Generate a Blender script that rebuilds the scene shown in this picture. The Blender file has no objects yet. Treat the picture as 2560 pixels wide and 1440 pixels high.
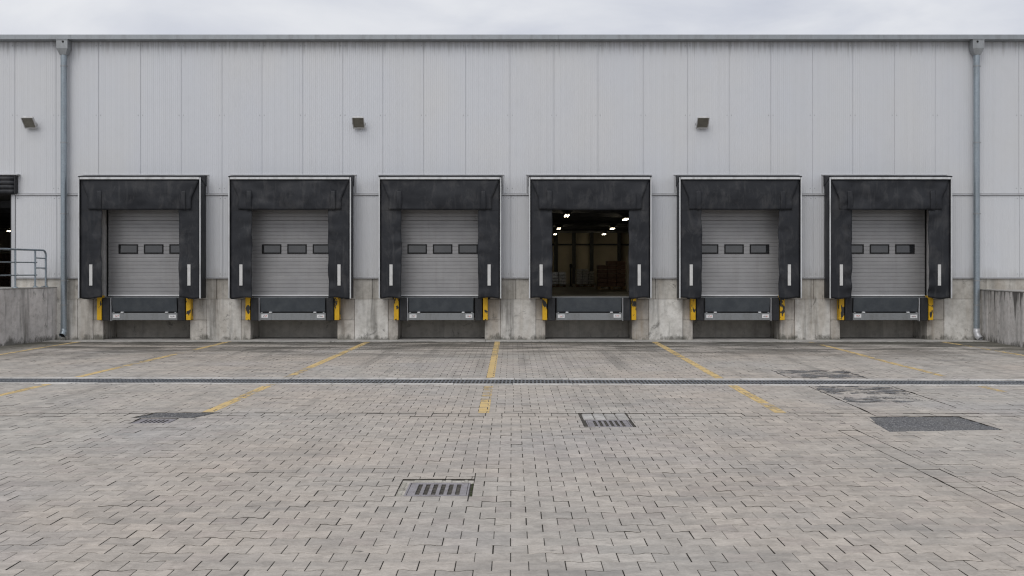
import bpy, math, random
from mathutils import Vector, noise as mnoise
R = math.radians
scene = bpy.context.scene
COL = scene.collection

# ------------------------------------------------------------------ camera
F = 2524.0            # focal length in photo pixels (2560 wide)
EYE = 1.854
cd = bpy.data.cameras.new('camera')
cam = bpy.data.objects.new('camera', cd); COL.objects.link(cam)
cam.location = (0, 0, EYE); cam.rotation_euler = (R(90), 0, 0)
cd.sensor_width = 36.0; cd.lens = 36.0 * F / 2560.0
cd.shift_x = 0.0; cd.shift_y = -48.0 / 2560.0
cd.clip_start = 0.1; cd.clip_end = 3000
scene.camera = cam

# ------------------------------------------------------------------ light
SUN_ELEV, SUN_AZ = 46.0, 200.0     # high, behind the camera, a little to the left
w = bpy.data.worlds.new('World'); scene.world = w; w.use_nodes = True
nt = w.node_tree; nt.nodes.clear()
def wn(t): return nt.nodes.new(t)
sky = wn('ShaderNodeTexSky'); sky.sky_type = 'NISHITA'; sky.sun_disc = False
sky.sun_elevation = R(SUN_ELEV); sky.sun_rotation = R(SUN_AZ)
tc = wn('ShaderNodeTexCoord')
sx = wn('ShaderNodeSeparateXYZ'); nt.links.new(tc.outputs['Generated'], sx.inputs[0])
dz = wn('ShaderNodeMath'); dz.operation = 'ADD'; dz.inputs[1].default_value = 0.18
ab = wn('ShaderNodeMath'); ab.operation = 'ABSOLUTE'; nt.links.new(sx.outputs[2], ab.inputs[0]); nt.links.new(ab.outputs[0], dz.inputs[0])
dx = wn('ShaderNodeMath'); dx.operation = 'DIVIDE'; nt.links.new(sx.outputs[0], dx.inputs[0]); nt.links.new(dz.outputs[0], dx.inputs[1])
dy = wn('ShaderNodeMath'); dy.operation = 'DIVIDE'; nt.links.new(sx.outputs[1], dy.inputs[0]); nt.links.new(dz.outputs[0], dy.inputs[1])
cb = wn('ShaderNodeCombineXYZ'); nt.links.new(dx.outputs[0], cb.inputs[0]); nt.links.new(dy.outputs[0], cb.inputs[1])
cn = wn('ShaderNodeTexNoise'); cn.inputs['Scale'].default_value = 1.7; cn.inputs['Detail'].default_value = 6; cn.inputs['Roughness'].default_value = 0.52
cn.inputs['Distortion'].default_value = 0.35
nt.links.new(cb.outputs[0], cn.inputs['Vector'])
cr = wn('ShaderNodeValToRGB'); nt.links.new(cn.outputs['Fac'], cr.inputs[0])
cr.color_ramp.elements[0].position = 0.34; cr.color_ramp.elements[0].color = (5.95, 6.2, 6.95, 1)
cr.color_ramp.elements[1].position = 0.66; cr.color_ramp.elements[1].color = (8.2, 8.3, 8.6, 1)
mx = wn('ShaderNodeMix'); mx.data_type = 'RGBA'; mx.inputs[0].default_value = 0.95     # cloud cover over the clear sky
nt.links.new(sky.outputs[0], mx.inputs[6]); nt.links.new(cr.outputs[0], mx.inputs[7])
bg = wn('ShaderNodeBackground'); bg.inputs[1].default_value = 0.10
nt.links.new(mx.outputs[2], bg.inputs[0])
wo = wn('ShaderNodeOutputWorld'); nt.links.new(bg.outputs[0], wo.inputs[0])

sd = bpy.data.lights.new('sun', 'SUN'); sd.energy = 1.3; sd.angle = R(40); sd.color = (1.0, 0.97, 0.93)
sun = bpy.data.objects.new('sun', sd); COL.objects.link(sun)
sun.rotation_euler = (R(90 - SUN_ELEV), 0, R(-SUN_AZ + 180 + 360) - R(0))
sun.rotation_euler = Vector((-math.sin(R(SUN_AZ)) * math.cos(R(SUN_ELEV)), -math.cos(R(SUN_AZ)) * math.cos(R(SUN_ELEV)), -math.sin(R(SUN_ELEV)))).to_track_quat('-Z', 'Y').to_euler()
sun.location = (-5, -10, 30)
vs = scene.view_settings
scene.display_settings.display_device = 'sRGB'
vs.view_transform = 'Standard'; vs.look = 'None'; vs.exposure = 0.0; vs.gamma = 1.0; vs.use_curve_mapping = False
scene.cycles.use_denoising = True
scene.cycles.max_bounces = 8; scene.cycles.diffuse_bounces = 4; scene.cycles.glossy_bounces = 3
scene.cycles.sample_clamp_indirect = 6.0
scene.cycles.filter_width = 1.2

# ------------------------------------------------------------------ mesh helpers
class MB:
    def __init__(s): s.v = []; s.f = []; s.m = []; s.sm = []
    def add(s, vs, fs, mi=0, smooth=False):
        o = len(s.v); s.v += [tuple(p) for p in vs]
        for q in fs: s.f.append(tuple(i + o for i in q)); s.m.append(mi); s.sm.append(smooth)
    def box(s, x0, x1, y0, y1, z0, z1, mi=0, c=0.0):
        if c <= 0:
            vs = [(x, y, z) for x in (x0, x1) for y in (y0, y1) for z in (z0, z1)]
            s.add(vs, [(0,1,3,2),(4,6,7,5),(0,4,5,1),(2,3,7,6),(0,2,6,4),(1,5,7,3)], mi); return
        c = min(c, (x1-x0)*.45, (y1-y0)*.45, (z1-z0)*.45)
        X = (x0, x1); Y = (y0, y1); Z = (z0, z1); V = []; idx = {}
        for i in (0,1):
            for j in (0,1):
                for k in (0,1):
                    dx_ = c if i == 0 else -c; dy_ = c if j == 0 else -c; dz_ = c if k == 0 else -c
                    idx[i,j,k] = len(V)
                    V += [(X[i], Y[j]+dy_, Z[k]+dz_), (X[i]+dx_, Y[j], Z[k]+dz_), (X[i]+dx_, Y[j]+dy_, Z[k])]
        a = idx; fs = []
        fs.append([a[0,0,0],a[0,0,1],a[0,1,1],a[0,1,0]]); fs.append([a[1,0,0],a[1,1,0],a[1,1,1],a[1,0,1]])
        fs.append([a[0,0,0]+1,a[1,0,0]+1,a[1,0,1]+1,a[0,0,1]+1]); fs.append([a[0,1,0]+1,a[0,1,1]+1,a[1,1,1]+1,a[1,1,0]+1])
        fs.append([a[0,0,0]+2,a[0,1,0]+2,a[1,1,0]+2,a[1,0,0]+2]); fs.append([a[0,0,1]+2,a[1,0,1]+2,a[1,1,1]+2,a[0,1,1]+2])
        for k in (0,1):
            for j in (0,1): fs.append([a[0,j,k]+1,a[1,j,k]+1,a[1,j,k]+2,a[0,j,k]+2])
            for i in (0,1): fs.append([a[i,0,k]+0,a[i,1,k]+0,a[i,1,k]+2,a[i,0,k]+2])
        for i in (0,1):
            for j in (0,1): fs.append([a[i,j,0]+0,a[i,j,1]+0,a[i,j,1]+1,a[i,j,0]+1])
        for q in a.values(): fs.append([q, q+1, q+2])
        s.add(V, fs, mi)
    def tube(s, pts, r, n=12, mi=0, caps=True, smooth=True):
        pts = [Vector(p) for p in pts]; rings = []
        rr = r if isinstance(r, (list, tuple)) else [r]*len(pts)
        up = None
        for i, p in enumerate(pts):
            d = (pts[min(i+1, len(pts)-1)] - pts[max(i-1, 0)]).normalized()
            if up is None:
                up = Vector((0,0,1)) if abs(d.z) < .9 else Vector((1,0,0))
            a = d.cross(up).normalized(); b = a.cross(d).normalized(); up = b
            rings.append([p + (a*math.cos(2*math.pi*k/n) + b*math.sin(2*math.pi*k/n))*rr[i] for k in range(n)])
        V = [q for g in rings for q in g]; fs = []
        for i in range(len(pts)-1):
            for k in range(n):
                fs.append((i*n+k, i*n+(k+1)%n, (i+1)*n+(k+1)%n, (i+1)*n+k))
        s.add(V, fs, mi, smooth)
        if caps:
            s.add(rings[0], [tuple(range(n))[::-1]], mi); s.add(rings[-1], [tuple(range(n))], mi)
    def prism(s, poly, z0, z1, mi=0):
        n = len(poly)
        V = [(x, y, z0) for x, y in poly] + [(x, y, z1) for x, y in poly]
        s.add(V, [tuple(range(n))[::-1], tuple(range(n, 2*n))] + [(i, (i+1)%n, n+(i+1)%n, n+i) for i in range(n)], mi)
    def grid(s, nu, nv, fn, mi=0, smooth=True):
        V = [fn(i/nu, j/nv) for j in range(nv+1) for i in range(nu+1)]
        s.add(V, [(j*(nu+1)+i, j*(nu+1)+i+1, (j+1)*(nu+1)+i+1, (j+1)*(nu+1)+i) for j in range(nv) for i in range(nu)], mi, smooth)
    def mesh(s, name):
        me = bpy.data.meshes.new(name); me.from_pydata(s.v, [], s.f)
        me.polygons.foreach_set('material_index', s.m)
        me.polygons.foreach_set('use_smooth', s.sm)
        return me

def obj(name, mb, mats, parent=None, loc=(0,0,0), rot=(0,0,0), thick=None, fix=True):
    me = mb if isinstance(mb, bpy.types.Mesh) else mb.mesh(name)
    if not me.materials:
        for m_ in (mats if isinstance(mats, (list, tuple)) else [mats]): me.materials.append(m_)
    if fix and not isinstance(mb, bpy.types.Mesh):
        import bmesh
        bm = bmesh.new(); bm.from_mesh(me); bmesh.ops.recalc_face_normals(bm, faces=bm.faces); bm.to_mesh(me); bm.free()
    o = bpy.data.objects.new(name, me); COL.objects.link(o)
    o.location = loc; o.rotation_euler = rot
    if parent: o.parent = parent
    if thick:
        md = o.modifiers.new('solid', 'SOLIDIFY'); md.thickness = thick; md.offset = 0
    return o
def tag(o, label, cat, group=None):
    o['label'] = label; o['category'] = cat
    if group: o['group'] = group
    return o
def thing(name, label, cat, loc=(0,0,0), rot=(0,0,0), group=None):
    o = bpy.data.objects.new(name, None); COL.objects.link(o); o.empty_display_size = .2
    o.location = loc; o.rotation_euler = rot
    return tag(o, label, cat, group)
def kind(o, k): o['kind'] = k; return o

# ------------------------------------------------------------------ shader helpers
class Sh:
    def __init__(s, name):
        s.m = bpy.data.materials.new(name); s.m.use_nodes = True
        s.t = s.m.node_tree; s.t.nodes.clear()
        s.out = s.t.nodes.new('ShaderNodeOutputMaterial')
        s.b = s.t.nodes.new('ShaderNodeBsdfPrincipled'); s.t.links.new(s.b.outputs[0], s.out.inputs[0])
    def n(s, t, **p):
        x = s.t.nodes.new(t)
        for k, v in p.items(): setattr(x, k, v)
        return x
    def put(s, sock, v):
        if isinstance(v, bpy.types.NodeSocket): s.t.links.new(v, sock)
        elif v is not None:
            if isinstance(v, (tuple, list)) and len(v) == 3 and sock.type == 'RGBA': v = (*v, 1)
            sock.default_value = v
    def pos(s): return s.n('ShaderNodeNewGeometry').outputs['Position']
    def oc(s): return s.n('ShaderNodeTexCoord').outputs['Object']
    def orand(s): return s.n('ShaderNodeObjectInfo').outputs['Random']
    def attr(s, a): return s.n('ShaderNodeAttribute', attribute_name=a).outputs['Fac']
    def mapv(s, v, scale=(1,1,1), loc=(0,0,0)):
        x = s.n('ShaderNodeMapping'); s.put(x.inputs[0], v); x.inputs['Scale'].default_value = scale; x.inputs['Location'].default_value = loc
        return x.outputs[0]
    def noise(s, v, scale=1, detail=4, rough=.55, dist=0, out='Fac'):
        x = s.n('ShaderNodeTexNoise'); s.put(x.inputs['Vector'], v); x.inputs['Scale'].default_value = scale
        x.inputs['Detail'].default_value = detail; x.inputs['Roughness'].default_value = rough; x.inputs['Distortion'].default_value = dist
        return x.outputs[out]
    def vor(s, v, scale=1, feature='F1', out='Distance'):
        x = s.n('ShaderNodeTexVoronoi', feature=feature); s.put(x.inputs['Vector'], v); x.inputs['Scale'].default_value = scale
        return x.outputs[out]
    def mr(s, v, a, b, c=0., d=1., smooth=False):
        x = s.n('ShaderNodeMapRange'); s.put(x.inputs[0], v)
        if smooth: x.interpolation_type = 'SMOOTHSTEP'
        for i, q in enumerate((a, b, c, d)): x.inputs[i+1].default_value = q
        return x.outputs[0]
    def ma(s, op, a, b=None):
        x = s.n('ShaderNodeMath', operation=op); s.put(x.inputs[0], a)
        if b is not None: s.put(x.inputs[1], b)
        return x.outputs[0]
    def sep(s, v):
        x = s.n('ShaderNodeSeparateXYZ'); s.put(x.inputs[0], v); return x.outputs
    def mix(s, f, a, b, blend='MIX'):
        x = s.n('ShaderNodeMix', data_type='RGBA', blend_type=blend); s.put(x.inputs[0], f); s.put(x.inputs[6], a); s.put(x.inputs[7], b)
        return x.outputs[2]
    def ramp(s, f, stops):
        x = s.n('ShaderNodeValToRGB'); s.put(x.inputs[0], f); e = x.color_ramp.elements
        while len(e) < len(stops): e.new(.5)
        for q, (p, c) in zip(e, stops): q.position = p; q.color = (*c, 1) if len(c) == 3 else c
        return x.outputs[0]
    def bump(s, h, strength=.3, dist=.01, normal=None):
        x = s.n('ShaderNodeBump'); x.inputs['Strength'].default_value = strength; x.inputs['Distance'].default_value = dist
        s.put(x.inputs['Height'], h)
        if normal is not None: s.put(x.inputs['Normal'], normal)
        return x.outputs[0]
    def fin(s, color=None, rough=None, metal=None, normal=None, spec=None):
        s.put(s.b.inputs['Base Color'], color); s.put(s.b.inputs['Roughness'], rough); s.put(s.b.inputs['Metallic'], metal)
        if normal is not None: s.put(s.b.inputs['Normal'], normal)
        if spec is not None: s.put(s.b.inputs['Specular IOR Level'], spec)
        return s.m

def m_paver(name, individual):
    s = Sh(name); p = s.pos(); xyz = s.sep(p)
    t = s.orand() if individual else s.attr('tone')
    big = s.noise(p, .22, 3); mid = s.noise(s.mapv(p, (1, 1, 1), (7, 3, 0)), .9, 4); fine = s.noise(p, 38, 4, .7); spk = s.noise(p, 160, 2, .6)
    warm = s.mix(s.mr(big, .38, .62), (.545, .484, .420), (.520, .486, .440))
    c = s.mix(s.mr(t, 0, 1), s.mix(1, warm, (.86, .865, .87), 'MULTIPLY'), s.mix(1, warm, (1.10, 1.09, 1.08), 'MULTIPLY'))
    pink = s.mr(s.ma('FRACT', s.ma('MULTIPLY', t, 17.3)), .82, .92)
    c = s.mix(s.ma('MULTIPLY', pink, .3), c, (.45, .385, .35))
    c = s.mix(s.mr(s.noise(s.mapv(p, (1, 1, 1), (20, 8, 0)), .35, 2), .52, .68, 0, .8), c, s.mix(1, c, (.94, .965, 1.02), 'MULTIPLY'))
    c = s.mix(s.mr(mid, .35, .7, 0, .3), c, s.mix(1, c, (.82, .83, .84), 'MULTIPLY'))
    mo = s.noise(s.mapv(p, (1, 1.5, 1), (5, 1, 0)), 6.5, 5, .7, .4)
    c = s.mix(s.mr(mo, .40, .64, 0, .72), c, s.mix(1, c, (.66, .655, .65), 'MULTIPLY'))
    c = s.mix(s.mr(fine, .3, .72, .0, .62), c, s.mix(1, c, (.66, .66, .66), 'MULTIPLY'))
    c = s.mix(s.mr(spk, .55, .75, 0, .35), c, (.47, .45, .43))
    # broad grey smears from tyres, drips and oil spots
    sm = s.noise(s.mapv(p, (.5, 2.2, 1), (3, 9, 0)), .9, 5, .65)
    c = s.mix(s.mr(sm, .52, .72, 0, .62), c, (.215, .205, .195))
    sp = s.vor(s.mapv(p, (1.1, 1.8, 1)), 1.25); spn = s.noise(p, 9, 3)
    spm = s.ma('MULTIPLY', s.mr(s.ma('ADD', sp, s.mr(spn, .3, .7, -.05, .05)), .035, .075, 1, 0), s.mr(s.noise(p, .6, 2), .42, .6))
    c = s.mix(s.ma('MULTIPLY', spm, .8), c, (.07, .066, .062))
    # tyre tracks leading to the docks
    ty_ = s.noise(s.mapv(p, (2.6, .16, 1), (3, 0, 0)), 1.0, 5, .66)
    c = s.mix(s.ma('MULTIPLY', s.mr(ty_, .51, .68, 0, .6), s.mr(xyz[1], 10, 21, .25, 1)), c, (.17, .16, .145))
    # damp algae and tyre dirt along the dock wall
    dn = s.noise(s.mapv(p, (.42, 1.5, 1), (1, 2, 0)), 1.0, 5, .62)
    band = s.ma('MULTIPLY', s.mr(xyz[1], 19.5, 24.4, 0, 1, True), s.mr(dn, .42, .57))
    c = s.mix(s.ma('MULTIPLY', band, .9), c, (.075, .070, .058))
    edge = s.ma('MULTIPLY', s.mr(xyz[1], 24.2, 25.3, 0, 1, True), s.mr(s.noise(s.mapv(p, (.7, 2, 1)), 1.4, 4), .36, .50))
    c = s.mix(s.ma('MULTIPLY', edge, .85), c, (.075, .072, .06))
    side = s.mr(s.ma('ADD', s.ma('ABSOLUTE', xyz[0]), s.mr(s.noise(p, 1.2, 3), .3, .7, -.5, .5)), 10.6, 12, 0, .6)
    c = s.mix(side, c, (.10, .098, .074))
    nb = s.bump(s.noise(p, 120, 4, .7), .35, .002)
    nb = s.bump(s.noise(p, 22, 3), .25, .006, nb)
    return s.fin(c, s.mr(mid, .3, .7, .72, .9), 0, nb, .35)

def m_concrete(name, base, dark, stain=.6, rust=.0, bottom=True, runs=0):
    s = Sh(name); p = s.pos(); xyz = s.sep(p); r = s.orand()
    a = s.noise(p, 1.3, 6, .62); b = s.noise(s.mapv(p, (1, 1, 1), (4, 0, 8)), 7, 5, .65); g = s.noise(p, 60, 4, .7)
    c = s.mix(s.mr(a, .36, .66), base, dark)
    c = s.mix(1, c, s.mix(r, (.88, .87, .86), (1.05, 1.05, 1.05)), 'MULTIPLY')
    c = s.mix(s.mr(b, .44, .68, 0, .6), c, s.mix(1, c, (.64, .63, .61), 'MULTIPLY'))
    c = s.mix(s.mr(g, .35, .7, 0, .25), c, s.mix(1, c, (.6, .6, .6), 'MULTIPLY'))
    run = s.noise(s.mapv(p, (3.2, 3.2, .22), (1, 5, 2)), 1.6, 6, .66)
    c = s.mix(s.mr(run, .50, .68, 0, stain), c, (.10, .095, .085))
    if rust: 
        ru = s.noise(s.mapv(p, (2.4, 2.4, .3), (8, 5, 2)), 1.3, 5, .6)
        c = s.mix(s.mr(ru, .5, .7, 0, rust), c, (.27, .20, .13))
    blot = s.noise(s.mapv(p, (1, 1, .8), (12, 3, 5)), 3.6, 6, .72, .6)
    c = s.mix(s.mr(blot, .60, .68, 0, .62), c, (.10, .098, .09))
    if runs:      # black algae runs hanging from the top edge
        rn = s.noise(s.mapv(p, (2.2, 2.2, .18), (9, 3, 1)), 2.6, 5, .62)
        tz = s.ma('ADD', xyz[2], s.mr(rn, .34, .70, -.75, .62))
        c = s.mix(s.mr(tz, 1.02, 1.30, 0, runs), c, (.075, .070, .064))
    if bottom:
        sp = s.ma('ADD', xyz[2], s.mr(s.noise(s.mapv(p, (1, 1, .6)), 4.5, 5, .7), .3, .7, -.16, .16))
        c = s.mix(s.mr(sp, .0, .13, .8, 0), c, (.085, .083, .070))
    pit = s.vor(p, 26); c = s.mix(s.mr(pit, .05, .12, .5, 0), c, (.13, .125, .12))
    nb = s.bump(s.noise(p, 45, 5, .7), .35, .004)
    nb = s.bump(b, .25, .01, nb)
    return s.fin(c, .85, 0, nb, .3)

def m_clad():
    s = Sh('cladding'); p = s.pos(); xyz = s.sep(p); r = s.orand()
    base = s.mix(r, (.580, .597, .630), (.592, .607, .636))
    cool = s.noise(s.mapv(p, (.5, .5, .28)), 1.0, 3)
    c = s.mix(s.mr(cool, .38, .64), base, s.mix(1, base, (1.02, 1.005, .975), 'MULTIPLY'))
    st = s.noise(s.mapv(p, (14, 14, .12), (3, 0, 0)), 1.0, 4, .6)
    c = s.mix(s.mr(st, .46, .8, 0, .22), c, s.mix(1, c, (.78, .775, .76), 'MULTIPLY'))
    # dirt runs hanging from the gutter edge
    top = s.ma('ADD', xyz[2], s.mr(s.noise(s.mapv(p, (9, 9, .1), (6, 0, 0)), 1.2, 5, .7), .3, .75, -.25, .5))
    c = s.mix(s.mr(top, 7.6, 8.15, 0, .62), c, (.17, .16, .145))
    low = s.ma('SUBTRACT', xyz[2], s.mr(s.noise(s.mapv(p, (7, 7, .3), (2, 0, 0)), 1.1, 4, .7), .35, .75, -.1, .3))
    c = s.mix(s.mr(low, 1.45, 1.8, .4, 0), c, (.30, .29, .27))
    gr = s.noise(p, 3.0, 5, .6); c = s.mix(s.mr(gr, .5, .75, 0, .12), c, s.mix(1, c, (.8, .8, .8), 'MULTIPLY'))
    nb = s.bump(s.noise(s.mapv(p, (1, 1, .35)), 1.6, 2), .10, .02)
    return s.fin(c, .5, .15, nb, .4)

def m_metal(name, base, rough=.42, metal=.65, spangle=.16, dirt=.3):
    s = Sh(name); p = s.pos(); o = s.oc()
    v = s.vor(o, 42, out='Color'); vv = s.sep(v)[0]
    c = s.mix(s.ma('MULTIPLY', vv, spangle), base, s.mix(1, base, (.55, .57, .6), 'MULTIPLY'))
    d = s.noise(s.mapv(p, (2.5, 2.5, .7)), 2.0, 6, .65)
    c = s.mix(s.mr(d, .48, .75, 0, dirt), c, (.13, .125, .115))
    return s.fin(c, s.mr(d, .3, .7, rough - .08, rough + .15), metal, None, .5)

def m_tarp():
    s = Sh('black_tarpaulin'); p = s.pos(); r = s.orand()
    a = s.noise(p, 1.7, 5, .6); d = s.noise(s.mapv(p, (1.6, 1.6, .8), (3, 1, 6)), 2.2, 6, .68, .5)
    c = s.mix(s.mr(a, .35, .65), (.018, .0195, .0235), (.028, .030, .035))
    c = s.mix(s.mr(d, .50, .74, 0, .55), c, (.085, .084, .085))
    str_ = s.noise(s.mapv(p, (9, 9, .7), (1, 1, 1)), 1.2, 4, .6)
    c = s.mix(s.mr(str_, .58, .8, 0, .3), c, (.10, .10, .10))
    nb = s.bump(s.noise(p, 220, 2), .15, .001)
    nb = s.bump(s.noise(s.mapv(p, (1, 1, 1.4)), 5, 3, .5), .3, .02, nb)
    return s.fin(c, s.mr(a, .3, .7, .46, .62), 0, nb, .22)

def m_plain(name, col, rough=.6, metal=0, var=.25, scale=6, spec=.4, dirt=None, dirt_amt=.4):
    s = Sh(name); p = s.pos(); a = s.noise(p, scale, 5, .6)
    c = s.mix(s.mr(a, .35, .7, 0, 1), col, tuple(x * (1 - var) for x in col))
    if dirt: c = s.mix(s.mr(s.noise(s.mapv(p, (2, 2, .6), (5, 5, 5)), scale * .6, 5, .65), .48, .72, 0, dirt_amt), c, dirt)
    return s.fin(c, s.mr(a, .3, .7, max(rough - .08, .02), min(rough + .08, 1)), metal, None, spec)

def m_guard():
    s = Sh('yellow_guard_paint'); p = s.pos()
    a = s.noise(p, 7, 4, .6); w_ = s.noise(s.mapv(p, (1, 1, .55), (3, 0, 1)), 7.5, 4, .6, .4)
    c = s.mix(s.mr(a, .3, .7), (.70, .42, .012), (.58, .33, .012))
    c = s.mix(s.mr(w_, .565, .58), c, (.03, .03, .028))
    return s.fin(c, .5, 0, None, .4)

def m_checker():
    s = Sh('checker_plate'); o = s.oc(); xyz = s.sep(o); p = s.pos()
    u = s.ma('ADD', xyz[0], xyz[2]); v = s.ma('SUBTRACT', xyz[0], xyz[2])
    f = 2 * math.pi / .055
    h = s.ma('MULTIPLY', s.ma('SINE', s.ma('MULTIPLY', u, f)), s.ma('SINE', s.ma('MULTIPLY', v, f)))
    h = s.mr(s.ma('ABSOLUTE', h), .55, .8)
    d = s.noise(p, 4, 5, .65)
    c = s.mix(s.mr(d, .35, .7), (.050, .060, .072), (.085, .097, .108))
    c = s.mix(s.ma('MULTIPLY', h, .35), c, (.20, .21, .215))
    return s.fin(c, .45, .35, s.bump(h, .8, .004), .5)

def m_asphalt(name, base=.15, thin=False):
    s = Sh(name); p = s.pos()
    if thin:
        tr = s.n('ShaderNodeBsdfTransparent'); mixs = s.n('ShaderNodeMixShader')
        al = s.mr(s.ma('ADD', s.noise(s.mapv(p, (.8, 1.6, 1)), 3.0, 5, .68), s.mr(s.noise(p, 24, 4, .7), .3, .7, -.09, .09)), .47, .56, 0, .92)
        s.t.links.new(al, mixs.inputs[0]); s.t.links.new(tr.outputs[0], mixs.inputs[1]); s.t.links.new(s.b.outputs[0], mixs.inputs[2]); s.t.links.new(mixs.outputs[0], s.out.inputs[0])
    v = s.vor(p, 55, out='Color'); vx = s.sep(v); d = s.vor(p, 55)
    c = s.mix(s.mr(vx[0], 0, 1), (base*.55, base*.56, base*.6), (base*1.5, base*1.5, base*1.55))
    c = s.mix(s.mr(vx[1], .9, .95), c, (.42, .41, .40))
    c = s.mix(s.mr(d, .3, .7, 0, .8), c, (.045, .045, .045))
    c = s.mix(s.mr(s.noise(p, 2.2, 4), .4, .7, 0, .4), c, (.17, .165, .155))
    return s.fin(c, .85, 0, s.bump(d, .9, -.01), .3)

def m_paint():
    s = Sh('worn_yellow_line_paint'); p = s.pos()
    a = s.noise(p, 5, 5, .65); b = s.noise(s.mapv(p, (1, 2.5, 1), (2, 2, 2)), 11, 5, .7)
    c = s.mix(s.mr(a, .35, .7), (.66, .47, .19), (.58, .44, .23))
    c = s.mix(s.mr(b, .5, .75, 0, .5), c, (.42, .35, .24))
    tr = s.n('ShaderNodeBsdfTransparent'); mixs = s.n('ShaderNodeMixShader')
    al = s.mr(s.ma('ADD', b, s.mr(s.attr('wear'), 0, 1, -.3, .3)), .56, .64, 1, 0)
    s.t.links.new(al, mixs.inputs[0]); s.t.links.new(tr.outputs[0], mixs.inputs[1]); s.t.links.new(s.b.outputs[0], mixs.inputs[2])
    s.t.links.new(mixs.outputs[0], s.out.inputs[0])
    return s.fin(c, .75, 0, None, .3)

def m_emit(name, col, st):
    s = Sh(name); s.put(s.b.inputs['Emission Color'], col); s.b.inputs['Emission Strength'].default_value = st
    return s.fin((.8, .8, .8), .4)

def m_door():
    s = Sh('door_steel'); p = s.pos(); a = s.noise(s.mapv(p, (.8, .8, 1.4)), 1.6, 5, .6); r = s.orand()
    c = s.mix(s.mr(a, .35, .65), (.29, .288, .292), (.345, .342, .345))
    c = s.mix(1, c, s.mix(r, (.97, .97, .97), (1.03, 1.03, 1.03)), 'MULTIPLY')
    c = s.mix(s.mr(s.noise(s.mapv(p, (6, 6, .4), (3, 2, 2)), 1.4, 5, .65), .52, .8, 0, .3), c, (.2, .19, .18))
    return s.fin(c, .42, .3, None, .45)

def m_glass():
    s = Sh('window_glass'); p = s.pos()
    c = s.mix(s.mr(s.noise(p, 3, 3), .3, .7), (.016, .018, .02), (.035, .036, .038))
    s.b.inputs['IOR'].default_value = 1.65
    return s.fin(c, .06, 0, s.bump(s.noise(p, 2.2, 2), .08, .02), .7)

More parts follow.
